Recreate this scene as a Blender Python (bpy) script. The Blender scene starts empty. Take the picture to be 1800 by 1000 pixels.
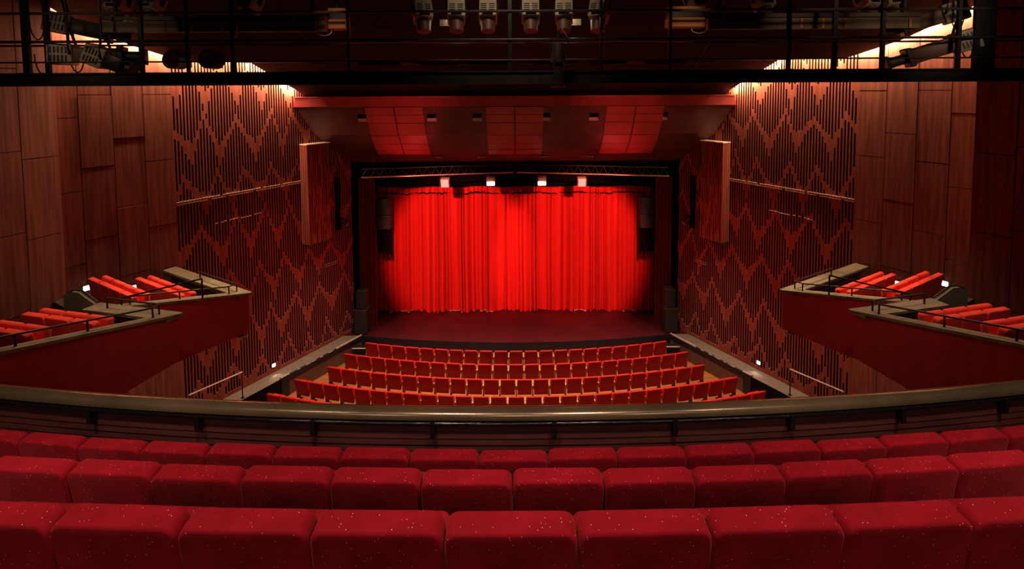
import bpy, bmesh, math, random
from mathutils import Vector, Matrix
random.seed(7)
C = bpy.context.scene.collection
scene = bpy.context.scene
PI = math.pi
scene.view_settings.view_transform = 'Standard'
scene.view_settings.look = 'None'

# ------------------------------------------------------------------ mesh helper
class MB:
    def __init__(s): s.v = []; s.f = []; s.m = []
    def add(s, verts, faces, mi=0):
        o = len(s.v); s.v += [tuple(p) for p in verts]
        for f in faces: s.f.append(tuple(i + o for i in f)); s.m.append(mi)
        return s
    def quad(s, a, b, c, d, mi=0): return s.add([a, b, c, d], [(0, 1, 2, 3)], mi)
    def hexa(s, p, mi=0):
        return s.add(p, [(0,3,2,1),(4,5,6,7),(0,1,5,4),(1,2,6,5),(2,3,7,6),(3,0,4,7)], mi)
    def box(s, x0, x1, y0, y1, z0, z1, mi=0, M=None):
        p = [Vector(q) for q in ((x0,y0,z0),(x1,y0,z0),(x1,y1,z0),(x0,y1,z0),(x0,y0,z1),(x1,y0,z1),(x1,y1,z1),(x0,y1,z1))]
        if M is not None: p = [M @ q for q in p]
        return s.hexa(p, mi)
    def rbox(s, x0, x1, y0, y1, z0, z1, r=0.01, seg=2, M=None, mi=0):
        bm = bmesh.new(); bmesh.ops.create_cube(bm, size=1)
        for v in bm.verts:
            v.co = Vector((x0+(v.co.x+.5)*(x1-x0), y0+(v.co.y+.5)*(y1-y0), z0+(v.co.z+.5)*(z1-z0)))
        bmesh.ops.bevel(bm, geom=bm.edges[:], offset=r, segments=seg, affect='EDGES', profile=.5)
        bm.verts.index_update()
        s.add([(M @ v.co) if M is not None else v.co for v in bm.verts], [[v.index for v in f.verts] for f in bm.faces], mi)
        bm.free(); return s
    def cyl(s, a, b, r0, r1=None, n=10, cap=True, mi=0):
        a = Vector(a); b = Vector(b); r1 = r0 if r1 is None else r1
        d = (b-a).normalized(); u = d.orthogonal().normalized(); w = d.cross(u)
        vs = []
        for p, r in ((a, r0), (b, r1)):
            for i in range(n):
                t = 2*PI*i/n; vs.append(p + u*(r*math.cos(t)) + w*(r*math.sin(t)))
        fs = [(i, (i+1) % n, n+(i+1) % n, n+i) for i in range(n)]
        if cap: fs += [tuple(range(n-1, -1, -1)), tuple(range(n, 2*n))]
        return s.add(vs, fs, mi)
    def bar(s, a, b, w, h, mi=0):
        a = Vector(a); b = Vector(b); d = (b-a).normalized()
        up = Vector((0,0,1)) if abs(d.z) < .95 else Vector((0,1,0))
        u = d.cross(up).normalized(); q = u.cross(d)
        p = [e + u*(sx*w/2) + q*(sz*h/2) for e in (a, b) for sx, sz in ((-1,-1),(1,-1),(1,1),(-1,1))]
        return s.add(p, [(0,1,2,3),(7,6,5,4),(0,4,5,1),(1,5,6,2),(2,6,7,3),(3,7,4,0)], mi)
    def tube(s, pts, r, n=6):
        for i in range(len(pts)-1): s.cyl(pts[i], pts[i+1], r, n=n)
        return s
    def arc(s, prof, cy, a0, a1, n, mi=0, cap=True, fs=None):
        """sweep a closed (radius, z) profile about the vertical axis at (0, cy); angle 0 looks at -y"""
        k = len(prof); vs = []
        for i in range(n+1):
            t = a0 + (a1-a0)*i/n
            for r, z in prof: vs.append((r*math.sin(t), cy - r*math.cos(t), z))
        F = [(i*k+j, i*k+(j+1) % k, (i+1)*k+(j+1) % k, (i+1)*k+j) for i in range(n) for j in range(k)]
        if cap: F += [tuple(range(k)), tuple(range(n*k+k-1, n*k-1, -1))]
        return s.add(vs, F, mi)
    def prism(s, poly, z0, z1, mi=0):
        n = len(poly)
        vs = [(x, y, z0) for x, y in poly] + [(x, y, z1) for x, y in poly]
        return s.add(vs, [tuple(range(n-1,-1,-1)), tuple(range(n, 2*n))] + [(i,(i+1)%n,n+(i+1)%n,n+i) for i in range(n)], mi)
    def mirror(s):
        s.v = [(-x, y, z) for x, y, z in s.v]; s.f = [tuple(reversed(f)) for f in s.f]; return s
    def build(s, name, mat, parent=None, smooth=None):
        me = bpy.data.meshes.new(name); me.from_pydata(s.v, [], s.f); me.update()
        for m in (mat if isinstance(mat, (list, tuple)) else [mat]): me.materials.append(m)
        if any(s.m): me.polygons.foreach_set('material_index', s.m)
        bm = bmesh.new(); bm.from_mesh(me); bmesh.ops.recalc_face_normals(bm, faces=bm.faces); bm.to_mesh(me); bm.free()
        if smooth is not None:
            me.polygons.foreach_set('use_smooth', [True]*len(me.polygons))
            me.set_sharp_from_angle(angle=math.radians(smooth))
        o = bpy.data.objects.new(name, me); C.objects.link(o)
        if parent is not None: o.parent = parent
        return o

def thing(name, label, cat, loc=(0,0,0), rz=0, group=None):
    o = bpy.data.objects.new(name, None); C.objects.link(o); o.empty_display_size = .1
    o.location = loc; o.rotation_euler = (0,0,rz); o['label'] = label; o['category'] = cat
    if group: o['group'] = group
    return o
def tag(o, label, cat, group=None):
    o['label'] = label; o['category'] = cat
    if group: o['group'] = group
    return o
def struct(o): o['kind'] = 'structure'; return o
def dup(root, loc, rz, label, group=None):
    r = root.copy(); C.objects.link(r); r.location = loc; r.rotation_euler = (0,0,rz); r['label'] = label
    if group: r['group'] = group
    for ch in list(root.children):
        c = ch.copy(); C.objects.link(c); c.parent = r
        for g in list(ch.children):
            d = g.copy(); C.objects.link(d); d.parent = c
    return r

# ------------------------------------------------------------------ materials
def mat(name, col, rough=.6, metal=0, col2=None, nscale=(5,5,5), detail=4, bump=0, sheen=0, spec=.5, coat=0, coords='Object', emit=None, estr=0):
    m = bpy.data.materials.new(name); m.use_nodes = True
    nt = m.node_tree; b = nt.nodes['Principled BSDF']
    b.inputs['Base Color'].default_value = (*col, 1); b.inputs['Roughness'].default_value = rough
    b.inputs['Metallic'].default_value = metal; b.inputs['Specular IOR Level'].default_value = spec
    if coat: b.inputs['Coat Weight'].default_value = coat; b.inputs['Coat Roughness'].default_value = .15
    if sheen:
        b.inputs['Sheen Weight'].default_value = sheen; b.inputs['Sheen Roughness'].default_value = .4
        b.inputs['Sheen Tint'].default_value = (1,.25,.2,1)
    if emit: b.inputs['Emission Color'].default_value = (*emit,1); b.inputs['Emission Strength'].default_value = estr
    if col2 is None: col2 = tuple(c*.8 for c in col)
    tc = nt.nodes.new('ShaderNodeTexCoord'); mp = nt.nodes.new('ShaderNodeMapping')
    mp.inputs['Scale'].default_value = nscale
    nz = nt.nodes.new('ShaderNodeTexNoise'); nz.inputs['Scale'].default_value = 1; nz.inputs['Detail'].default_value = detail
    rp = nt.nodes.new('ShaderNodeValToRGB')
    rp.color_ramp.elements[0].position = .35; rp.color_ramp.elements[1].position = .65
    rp.color_ramp.elements[0].color = (*col,1); rp.color_ramp.elements[1].color = (*col2,1)
    L = nt.links.new
    L(tc.outputs[coords], mp.inputs[0]); L(mp.outputs[0], nz.inputs['Vector']); L(nz.outputs['Fac'], rp.inputs[0]); L(rp.outputs[0], b.inputs['Base Color'])
    if bump:
        bp = nt.nodes.new('ShaderNodeBump'); bp.inputs['Strength'].default_value = bump; bp.inputs['Distance'].default_value = .02
        L(nz.outputs['Fac'], bp.inputs['Height']); L(bp.outputs[0], b.inputs['Normal'])
    m['ramp'] = rp.name
    return m

def velvet(name, c1, c2, specks):
    m = mat(name, c1, .85, 0, c2, (7,7,7), 5, .15, .25, .2)
    if specks:
        nt = m.node_tree; L = nt.links.new; b = nt.nodes['Principled BSDF']; rp = nt.nodes[m['ramp']]
        tc = nt.nodes.new('ShaderNodeTexCoord'); oi = nt.nodes.new('ShaderNodeObjectInfo')
        ml = nt.nodes.new('ShaderNodeMath'); ml.operation = 'MULTIPLY'; ml.inputs[1].default_value = 50
        ad = nt.nodes.new('ShaderNodeVectorMath'); ad.operation = 'ADD'
        vo = nt.nodes.new('ShaderNodeTexVoronoi'); vo.inputs['Scale'].default_value = 60
        L(oi.outputs['Random'], ml.inputs[0]); L(tc.outputs['Object'], ad.inputs[0]); L(ml.outputs[0], ad.inputs[1]); L(ad.outputs[0], vo.inputs['Vector'])
        lt = nt.nodes.new('ShaderNodeMath'); lt.operation = 'LESS_THAN'; lt.inputs[1].default_value = .1
        sp = nt.nodes.new('ShaderNodeSeparateColor'); gt = nt.nodes.new('ShaderNodeMath'); gt.operation = 'GREATER_THAN'; gt.inputs[1].default_value = .6
        mu = nt.nodes.new('ShaderNodeMath'); mu.operation = 'MULTIPLY'
        L(vo.outputs['Distance'], lt.inputs[0]); L(vo.outputs['Color'], sp.inputs[0]); L(sp.outputs[0], gt.inputs[0]); L(lt.outputs[0], mu.inputs[0]); L(gt.outputs[0], mu.inputs[1])
        mx = nt.nodes.new('ShaderNodeMix'); mx.data_type = 'RGBA'
        L(mu.outputs[0], mx.inputs['Factor']); L(rp.outputs[0], mx.inputs['A']); mx.inputs['B'].default_value = (1,.9,.8,1)
        L(mx.outputs['Result'], b.inputs['Base Color'])
    return m

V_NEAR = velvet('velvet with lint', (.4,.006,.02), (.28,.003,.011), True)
V_BOX = velvet('warm lit box velvet', (.7,.05,.03), (.6,.035,.022), False)  # seat velvet made brighter and more orange, box light put into its colour
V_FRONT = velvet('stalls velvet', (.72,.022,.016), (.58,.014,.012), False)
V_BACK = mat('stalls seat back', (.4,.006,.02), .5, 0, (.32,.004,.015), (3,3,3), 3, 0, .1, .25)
W_ARM = mat('pale beech', (.55,.3,.13), .45, 0, (.45,.23,.09), (30,4,30), 4)
BLACK = mat('black metal', (.012,.011,.011), .45, .3, (.02,.018,.017), (20,20,20))
BLACKM = mat('matt black', (.006,.005,.006), .9, 0, (.01,.008,.009), (4,4,4), spec=.1)
CLOTH = mat('black cloth', (.004,.003,.004), .95, 0, (.007,.005,.006), (20,20,2), spec=.05)
WALL = mat('stained plywood', (.3,.1,.072), .6, 0, (.17,.05,.038), (14,14,.7), 6, .08, spec=.3)
WALL2 = mat('stained batten board', (.36,.095,.062), .55, 0, (.24,.055,.038), (14,14,.7), 6, .05, spec=.3)
SLOT = mat('slot void', (.012,.004,.004), .9, 0, (.02,.006,.005), (3,3,3), spec=.1)
SLOT_LIT = mat('lit slot end', (.75,.5,.33), .6, 0, (.6,.38,.24), (9,9,9))  # pale colour paints the cove light caught on slot bottoms
TAB = mat('pale joint tab', (.8,.68,.58), .4, 0, (.7,.58,.48), (9,9,9))
CURT = mat('red stage velvet', (.64,.02,.015), .8, 0, (.54,.014,.011), (1.2,1.2,.15), 2, 0, .2, .2)
LINING = mat('white hem lining', (.8,.7,.6), .8, 0, (.7,.6,.5), (9,9,9))
STAGE = mat('dark stage floor', (.075,.008,.012), .42, 0, (.05,.006,.009), (1.2,1.2,1.2), 6, .03, spec=.35)
NAVY = mat('navy fascia', (.018,.016,.03), .5, 0, (.012,.01,.02), (3,3,3))
PITW = mat('brown pit wall', (.16,.09,.055), .6, 0, (.12,.065,.04), (3,3,3))
WOODF = mat('orange wood floor', (.42,.17,.06), .4, 0, (.3,.11,.035), (1.5,14,4), 5)
WALK = mat('grey walkway carpet', (.2,.165,.13), .9, 0, (.15,.12,.1), (12,12,12), 5, .1)
LEDGE = mat('olive stone ledge', (.2,.17,.115), .4, 0, (.13,.11,.075), (4,4,4), 5, .04)
FASC = mat('maroon fascia', (.44,.018,.03), .5, 0, (.36,.014,.024), (9,9,.6), 4, spec=.3)
RAILM = mat('varnished dark handrail', (.24,.185,.095), .24, .4, (.17,.13,.065), (2,2,2), 5, .05, coat=.5)
SLATW = mat('dark slat wood', (.13,.042,.036), .3, 0, (.085,.028,.024), (1,12,12), 5)
CARPET = mat('dark aisle carpet', (.03,.012,.012), .95, 0, (.02,.008,.008), (20,20,20))
CEIL = mat('dark ceiling', (.024,.013,.012), .8, 0, (.013,.007,.007), (1,1,1), 5, spec=.2)
CANO = mat('canopy plaster', (.14,.04,.045), .5, 0, (.075,.022,.027), (.9,.9,.9), 6, .02, spec=.4)
CPAN = mat('canopy panel', (.42,.07,.07), .42, 0, (.32,.05,.05), (1,1,1), 5, spec=.4)
SPOTB = mat('red brown spotlight paint', (.13,.055,.045), .5, 0, (.09,.04,.032), (4,4,4))
GREY = mat('grey lamp housing', (.42,.37,.29), .5, 0, (.34,.3,.24), (6,6,6))
DGREY = mat('dark grey steel', (.05,.045,.04), .5, .3, (.035,.03,.028), (6,6,6))
TRUNK = mat('dusty trunking', (.2,.15,.1), .6, 0, (.13,.095,.065), (2,2,2))
ORANGE = mat('orange plywood box', (.62,.27,.09), .6, 0, (.5,.2,.065), (3,12,12))
STEEL = mat('bright steel tube', (.6,.45,.42), .35, .8, (.5,.38,.35), (9,9,9))
LENS = mat('dark lens', (.008,.008,.01), .12, 0, (.01,.01,.012), (2,2,2))
REDCOL = mat('dark red tower cloth', (.16,.01,.012), .7, 0, (.11,.006,.008), (5,5,.5))
SPK = mat('speaker cabinet', (.03,.02,.022), .6, 0, (.022,.014,.016), (20,20,20))
GRILL = mat('speaker grille', (.014,.012,.013), .8, 0, (.025,.02,.02), (120,120,120), 2)
STAIRG = mat('grey green stair panel', (.2,.19,.13), .6, 0, (.14,.135,.095), (2,2,2), 5)
NOSE = mat('pale nosing and highlight', (.7,.66,.62), .5, 0, (.6,.56,.52), (9,9,9))
WARMWOOD = mat('warm oak handrail', (.5,.24,.08), .4, 0, (.4,.18,.06), (4,4,20))
E_WHITE = mat('lit white diffuser', (1,.95,.85), .5, emit=(1,.93,.8), estr=9)
E_RED = mat('glowing lamp face', (1,.5,.45), .5, emit=(1,.42,.36), estr=14)
E_RED2 = mat('dim glowing lamp face', (1,.5,.45), .5, emit=(1,.36,.3), estr=.8)

# ------------------------------------------------------------------ camera
CZ = 10.4
cam = bpy.data.cameras.new('camera'); cam.sensor_width = 36; cam.lens = 36*880/1800
cam.shift_x = -5/1800; cam.shift_y = -290/1800; cam.clip_start = .05
co = bpy.data.objects.new('camera', cam); C.objects.link(co)
p = math.atan(.0568)
co.matrix_world = Matrix.Translation((0,0,CZ)) @ Matrix.Rotation(PI/2 - p, 4, 'X') @ Matrix.Rotation(math.radians(-.3), 4, 'Z')
scene.camera = co

# ------------------------------------------------------------------ plan of the hall
ZS = .68                                                        # stage and walkway level
WT = Vector((.5918, 1, 0)).normalized()                       # left wall runs this way, towards the stage
WN = Vector((WT.y, -WT.x, 0))                                   # and faces this way
def wall_x(d): return -(6.5645 + .5918*(20.0025-d))
WA = Vector((wall_x(14.39), 14.39, 0))
def W(s, z, n=0): return WA + WT*s + WN*n + Vector((0,0,z))
def d2s(d): return (d-14.39)/WT.y
CY = 42.0                                                       # centre of the seating arcs
PROF = [(17.93,10.28),(16.14,11.40),(14.43,11.31),(13.34,11.68),(12.17,12.29)]   # ceiling edge along the wall
def ceil_z(d):
    P = [(25,10.0)] + PROF + [(9,13.7),(-2,15.4)]
    for (a,za),(b,zb) in zip(P, P[1:]):
        if b <= d <= a: return za + (zb-za)*(d-a)/(b-a)
    return 13

# ------------------------------------------------------------------ slatted walls
def zigzag(rnd, n, base, amp):
    """height of one closed zigzag band at every slot, and how near each slot is to a low point"""
    out = []; x = -rnd.randint(0,6); up = rnd.random() < .5; pts = []
    while x < n+8:
        pts.append((x, base + (amp if up else -amp)*rnd.uniform(.55,1.1), not up)); up = not up; x += rnd.randint(4,7)
    for i in range(n):
        for (xa,za,la),(xb,zb,lb) in zip(pts, pts[1:]):
            if xa <= i < xb:
                f = (i-xa)/(xb-xa); out.append((za+(zb-za)*f, (1-f) if la else f)); break
    return out
def slat_wall(sgn):
    rnd = random.Random(11 if sgn < 0 else 12)
    L = d2s(20.02); PIT = .09; SW = .045; n = int(L/PIT); z0, zt = ZS, 11.55
    bands = [zigzag(rnd, n, 1.0+k*1.62, .62) for k in range(8)]
    m = MB(); tabs = MB()
    D = -.07
    for i in range(n):
        s0 = i*PIT; s1 = s0 + (PIT-SW); s2 = s0 + PIT
        m.quad(W(s0,z0), W(s1,z0), W(s1,zt), W(s0,zt), 0)
        iv = []
        for k in range(8):
            zc, lo = bands[k][i]; zc += rnd.uniform(-.05,.05)
            h = .1 + .2*max(0,lo-.55)/.45 + rnd.uniform(0,.05)
            iv.append((zc-h, zc+h))
        iv += [(z0, z0+.12)]
        iv.sort(); mer = []
        for a, b in iv:
            a = max(a, z0); b = min(b, zt)
            if b <= a: continue
            if mer and a < mer[-1][1] + .12: mer[-1][1] = max(mer[-1][1], b)
            else: mer.append([a, b])
        for a, b in mer: m.quad(W(s1,a), W(s2,a), W(s2,b), W(s1,b), 0)
        ends = [z0] + [e for ab in mer for e in ab] + [zt]
        for a, b in zip(ends[::2], ends[1::2]):
            if b-a < .02: continue
            m.quad(W(s1,a), W(s1,b), W(s1,b,D), W(s1,a,D), 2)  # slot sides coloured dark, shade painted into the recess
            m.quad(W(s2,a), W(s2,b), W(s2,b,D), W(s2,a,D), 2)
            m.quad(W(s1,a), W(s2,a), W(s2,a,D), W(s1,a,D), 1)
            m.quad(W(s1,b), W(s2,b), W(s2,b,D), W(s1,b,D), 0)
        if s0 < d2s(17.95):
            for zz in (7.12, 7.19):
                if rnd.random() < .93:
                    p0 = [W(s1-.008,zz,0), W(s2+.008,zz,0), W(s2+.008,zz,.025), W(s1-.008,zz,.025)]
                    tabs.hexa(p0 + [q + Vector((0,0,.022)) for q in p0])
        if d2s(15.3) < s0 < d2s(16.6) and rnd.random() < .8:
            zz = 6.33 + (.02 if (i//5) % 2 else 0); p0 = [W(s1-.006,zz,0), W(s2+.006,zz,0), W(s2+.006,zz,.02), W(s1-.006,zz,.02)]
            tabs.hexa(p0 + [q + Vector((0,0,.016)) for q in p0])
        if d2s(18.7) < s0 < d2s(19.2):
            for zz in (3.72, 3.80):
                p0 = [W(s1-.004,zz,0), W(s2+.004,zz,0), W(s2+.004,zz,.02), W(s1-.004,zz,.02)]
                tabs.hexa(p0 + [q + Vector((0,0,.014)) for q in p0])
    sE = n*PIT
    m.quad(W(sE,z0), W(sE,zt), W(sE,zt,D), W(sE,z0,D), 0)
    m.quad(W(0,z0,D), W(sE,z0,D), W(sE,zt,D), W(0,zt,D), 2)
    p0 = [W(0,7.155,0), W(d2s(17.95),7.155,0), W(d2s(17.95),7.155,.012), W(0,7.155,.012)]
    m.hexa(p0 + [q + Vector((0,0,.012)) for q in p0], 0)
    if sgn > 0: m.mirror(); tabs.mirror()
    nm = 'wall_left' if sgn < 0 else 'wall_right'
    o = struct(m.build(nm, [WALL2, SLOT_LIT, SLOT])); tabs.build('joint_strip', TAB, o)
    return o

def panel_boards(m, A, t, nr, cols, z0, zt, offs, pitch=1.86, gap=.009):
    s = 0
    for ci, w in enumerate(cols):
        z = offs[ci % len(offs)]
        while z > z0: z -= pitch
        while z < zt:
            a = max(z, z0); b = min(z+pitch, zt)
            if b-a > .05:
                pr = random.uniform(0,.012)
                p0 = [A+t*(s+gap), A+t*(s+w-gap), A+t*(s+w-gap)+nr*(.02+pr), A+t*(s+gap)+nr*(.02+pr)]
                m.hexa([q+Vector((0,0,a+gap)) for q in p0] + [q+Vector((0,0,b-gap)) for q in p0], 0)
            z += pitch
        s += w
    p0 = [A, A+t*s, A+t*s-nr*.03, A-nr*.03]
    m.hexa([q+Vector((0,0,z0)) for q in p0]+[q+Vector((0,0,zt)) for q in p0], 1)

OT = Vector((.273,.962,0)).normalized(); ON = Vector((OT.y,-OT.x,0))
OA = Vector((wall_x(12.0)+.3, 12.0, 0))  # shaped to stand inward so its return blocks cove light
for sgn in (-1, 1):
    side = 'left' if sgn < 0 else 'right'
    slat_wall(sgn)
    m = MB(); L = -d2s(11.95)
    panel_boards(m, W(-L,0), WT, WN, [L/4]*4, -.2, 13.0, [9.79,8.5,9.2,8.5])
    if sgn > 0: m.mirror()
    struct(m.build('wall_%s_panelled' % side, [WALL, SLOT]))
    if sgn > 0: OT, ON, OA = WT.copy(), WN.copy(), Vector((wall_x(11.8)+.62, 11.72, 0))  # right outer wall moved inward and turned to stay out of cove light
    m = MB(); w = .74; nc = 13
    panel_boards(m, OA-OT*(w*nc), OT, ON, [w]*nc, -.2, 15.0, [8.9,9.75,8.3,9.1])
    p0 = [OA, OA-OT*.12, OA-OT*.12-ON*.6, OA-ON*.6]
    m.hexa([q+Vector((0,0,-.2)) for q in p0]+[q+Vector((0,0,15)) for q in p0], 0)
    if sgn > 0: m.mirror()
    struct(m.build('wall_%s_outer' % side, [WALL, SLOT]))
    # slatted pier on the wall, plus a flat black panel painting the dark of the lamp slot
    m = MB(); sa, sb, dp, z0, zt = d2s(17.97), d2s(17.97)+1.0, .4, 4.88, 8.5
    def PX(s, n, z): return W(s, z, n)
    core = [PX(sa+.012,0,z0), PX(sb-.012,0,z0), PX(sb-.012,dp-.02,z0), PX(sa+.012,dp-.02,z0)]
    m.hexa(core + [q+Vector((0,0,zt-z0)) for q in core], 1)
    k = 0; rnd = random.Random(5)
    while sa + k*.088 < sb - .05:
        s0 = sa + k*.088; b0 = [PX(s0,dp-.03,z0), PX(s0+.055,dp-.03,z0), PX(s0+.055,dp+.01,z0), PX(s0,dp+.01,z0)]
        m.hexa(b0 + [q+Vector((0,0,zt-z0)) for q in b0], 0)
        for _ in range(3):
            za = rnd.uniform(z0, zt-.7); hh = rnd.uniform(.2,.6)
            b0 = [PX(s0+.05,dp-.03,za), PX(s0+.09,dp-.03,za), PX(s0+.09,dp+.005,za), PX(s0+.05,dp+.005,za)]
            m.hexa(b0 + [q+Vector((0,0,hh)) for q in b0], 0)
        k += 1
    for j in range(4):
        n0 = .01 + j*.1; b0 = [PX(sa-.01,n0,z0), PX(sa+.02,n0,z0), PX(sa+.02,n0+.075,z0), PX(sa-.01,n0+.075,z0)]
        m.hexa(b0 + [q+Vector((0,0,zt-z0)) for q in b0], 0)
    lid = [PX(sa-.02,0,zt), PX(sb,0,zt), PX(sb,dp+.02,zt), PX(sa-.02,dp+.02,zt)]
    m.hexa(lid + [q+Vector((0,0,.03)) for q in lid], 2)
    if sgn > 0: m.mirror()
    struct(m.build('trim_%d' % (1 if sgn < 0 else 2), [WALL2, SLOT, TAB]))
    m = MB(); s0 = d2s(19.25); b0 = [PX(s0,0,5.0), PX(s0+.24,0,5.0), PX(s0+.24,.02,5.0), PX(s0,.02,5.0)]
    m.hexa(b0 + [q+Vector((0,0,2.1)) for q in b0], 0)
    if sgn > 0: m.mirror()
    struct(m.build('trim_%d' % (3 if sgn < 0 else 4), BLACKM))
    t = thing('wall_spotlight', 'small black spotlight in the tall dark slot of the %s slatted wall' % side, 'spotlight', (0,0,0), 0, 'spotlights in the wall slots')
    c = PX(s0+.12, .16, 5.45); f = 1 if sgn < 0 else -1
    if sgn > 0: c.x = -c.x
    dv = Vector((.5*f,.35,-.55)).normalized()
    MB().cyl(c, c+dv*.3, .1, .12, 14).build('lamp_body', DGREY, t, 40)
    MB().cyl(c+dv*.3, c+dv*.33, .13, .13, 14).build('lens_rim', STEEL, t, 40)
    wl = PX(s0+.12,.02,5.45)
    if sgn > 0: wl.x = -wl.x
    MB().bar(c, wl, .03, .03).build('bracket', BLACK, t)

# ------------------------------------------------------------------ stage, walkways, pit, stalls floor
apron = [(6.157*math.sin(a)/math.sin(.2), 19.475 - (math.cos(a)-math.cos(.2))/(1-math.cos(.2))*.6) for a in [(-.2+.4*i/24) for i in range(25)]]
m = MB().prism([(-7.6,24.0),(-7.6,19.5)] + apron + [(7.6,19.5),(7.6,24.0)], 0, ZS)
struct(m.build('floor_stage', STAGE))
m = MB()
for a, b in zip(apron, apron[1:]):
    m.hexa([(a[0],a[1]-.03,.0),(b[0],b[1]-.03,.0),(b[0],b[1],.0),(a[0],a[1],.0),(a[0],a[1]-.03,ZS+.015),(b[0],b[1]-.03,ZS+.015),(b[0],b[1],ZS+.015),(a[0],a[1],ZS+.015)])
edge = m.build('trim_5', NAVY); struct(edge)
def pit_x(d): return -6.157 - .605*(19.475-d)
for sgn in (-1, 1):
    side = 'left' if sgn < 0 else 'right'
    m = MB().prism([(pit_x(19.475),19.475),(pit_x(19.475)-1.4,19.475),(wall_x(12.0)-.5,12.0),(pit_x(12.0),12.0)], 0, ZS)
    if sgn > 0: m.mirror()
    struct(m.build('floor_walkway_%s' % side, WALK))
    m = MB()
    def PE(d, z, n): q = Vector((pit_x(d), d, z)); return q + WN*n
    for d0, d1, z0, z1, n0, n1, mi in ((16.7,19.475,0,.5,0,.02,0),(16.7,19.49,.5,ZS+.02,-.05,.03,1),(12.0,16.7,0,ZS+.01,0,.02,2),(16.45,16.7,0,ZS+.04,-.06,.05,1)):
        b0 = [PE(d0,z0,n0), PE(d1,z0,n0), PE(d1,z0,n1), PE(d0,z0,n1)]
        m.hexa(b0 + [q + Vector((0,0,z1-z0)) for q in b0], mi)
    for d0, d1 in ((18.4,19.45),(16.45,16.72)):  # pale strips stand in for highlights along the pit edge
        b0 = [PE(d0,ZS+.02,0), PE(d1,ZS+.02,0), PE(d1,ZS+.02,.035), PE(d0,ZS+.02,.035)]
        m.hexa(b0 + [q + Vector((0,0,.05)) for q in b0], 3)
    for d0 in (17.0,17.3,17.5,17.8,18.1):  # short pale dashes, a broken highlight built as strips
        b0 = [PE(d0,ZS+.02,.0), PE(d0+random.uniform(.05,.25),ZS+.02,.0), PE(d0+.1,ZS+.02,.02), PE(d0,ZS+.02,.02)]
        m.hexa(b0 + [q + Vector((0,0,.015)) for q in b0], 3)
    if sgn > 0: m.mirror()
    struct(m.build('wall_pit_%s' % side, [PITW, NAVY, BLACKM, NOSE]))
    # two black steps up to the walkway beside the front row
    t = thing('pit_steps', 'black steps with pale nosing beside the %s end of the front row' % side, 'steps', (sgn*6.05,18.62,0), 0, 'steps beside the front row')
    for k, (z, y0) in enumerate(((.46,.25),(.23,-.05))):
        tr = MB().box(-.3,.3,y0,y0+.3,0,z).build('step', BLACK, t)
        MB().box(-.3,.3,y0-.012,y0+.03,z,z+.018).build('nosing', NOSE, tr)
    # handrail beside the walkway
    t = thing('aisle_handrail', 'white sloping handrail on a black post beside the %s walkway' % side, 'handrail', (0,0,0), 0, 'handrails beside the walkways')
    X = sgn
    MB().tube([(X*8.72,15.45,ZS+.84),(X*9.05,13.4,2.05)], .022, 8).build('rail', NOSE, t, 40)
    MB().cyl((X*8.72,15.43,ZS),(X*8.72,15.43,ZS+.84), .018).build('post', BLACK, t, 40)
    MB().cyl((X*9.03,13.5,ZS),(X*9.03,13.5,2.02), .018).build('post', BLACK, t, 40)
    MB().cyl((X*8.72,15.43,ZS),(X*8.72,15.43,ZS+.02), .05).build('base_plate', BLACK, t, 40)
    # oak handrail at the foot of the panelled wall
    q0, q1 = W(-.15,1.0,.09), W(-1.6,1.45,.09)
    t = thing('wall_handrail', 'short oak handrail on the foot of the %s panelled wall' % side, 'handrail', (0,0,0), 0, 'oak wall handrails')
    if sgn > 0: q0.x *= -1; q1.x *= -1
    MB().tube([q0,q1], .03, 8).build('rail', WARMWOOD, t, 40)
    n_ = WN.copy(); n_.x *= -sgn
    for f in (.1,.9): 
        a = q0.lerp(q1,f); MB().cyl(a, a - n_*.1, .012).build('bracket', BLACK, t, 40)
m = MB().prism([(-12.2,10.5),(12.2,10.5),(12.2,12.0),(10.6,12.0),(6.2,19.45),(-6.2,19.45),(-10.6,12.0),(-12.2,12.0)], -.05, 0)
struct(m.build('floor', WOODF))
# black stage house
m = MB(); m.box(-9,9,23.9,24.0,ZS,11); m.box(-9,-8.9,20.12,24.0,ZS,11); m.box(8.9,9,20.12,24.0,ZS,11); m.box(-9,9,20.12,24.0,11,11.1)
m.box(-9,-6.66,20.08,20.2,ZS,11); m.box(6.66,9,20.08,20.2,ZS,11)
struct(m.build('wall_stage', BLACKM))
o = tag(MB().box(-6.6,6.6,21.4,21.43,6.36,8.4).build('border_cloth', CLOTH), 'black border cloth hanging above the red curtain', 'border cloth')

# ------------------------------------------------------------------ ceiling and canopy
m = MB(); P = [(17.93,10.28),(16.14,11.40),(16.1,11.34),(14.43,11.31),(13.34,11.68),(12.17,12.29),(9,13.7),(-2,15.4)]
T = .12
for (a,za),(b,zb) in zip(P, P[1:]):
    xa = -(wall_x(a)) - .3 if a > 12.1 else 11.0; xb = -(wall_x(b)) - .3 if b > 12.2 else (11.0 if b < 12 else -wall_x(b)-.3)
    m.hexa([(-xa,a,za),(xa,a,za),(xb,b,zb),(-xb,b,zb),(-xa,a,za+T),(xa,a,za+T),(xb,b,zb+T),(-xb,b,zb+T)])
struct(m.build('ceiling', CEIL))
m = MB()
for x0, x1 in ((-6.4,-5.9),(-4.1,-2.2),(-1.9,-.3),(.3,2.0),(2.3,4.3),(5,6.2)):
    m.box(x0, x1, 15.8, 16.08, 11.25, 11.32)
for x0, x1, d in ((-4.8,-3.6,15.4),(-2.9,-1.8,15.2),(-1.4,-.2,15.3),(.6,1.5,15.4),(2.4,3.4,15.2),(4.1,5.2,15.3)):
    m.box(x0, x1, d, d+.5, 11.22, 11.36, 1)
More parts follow.
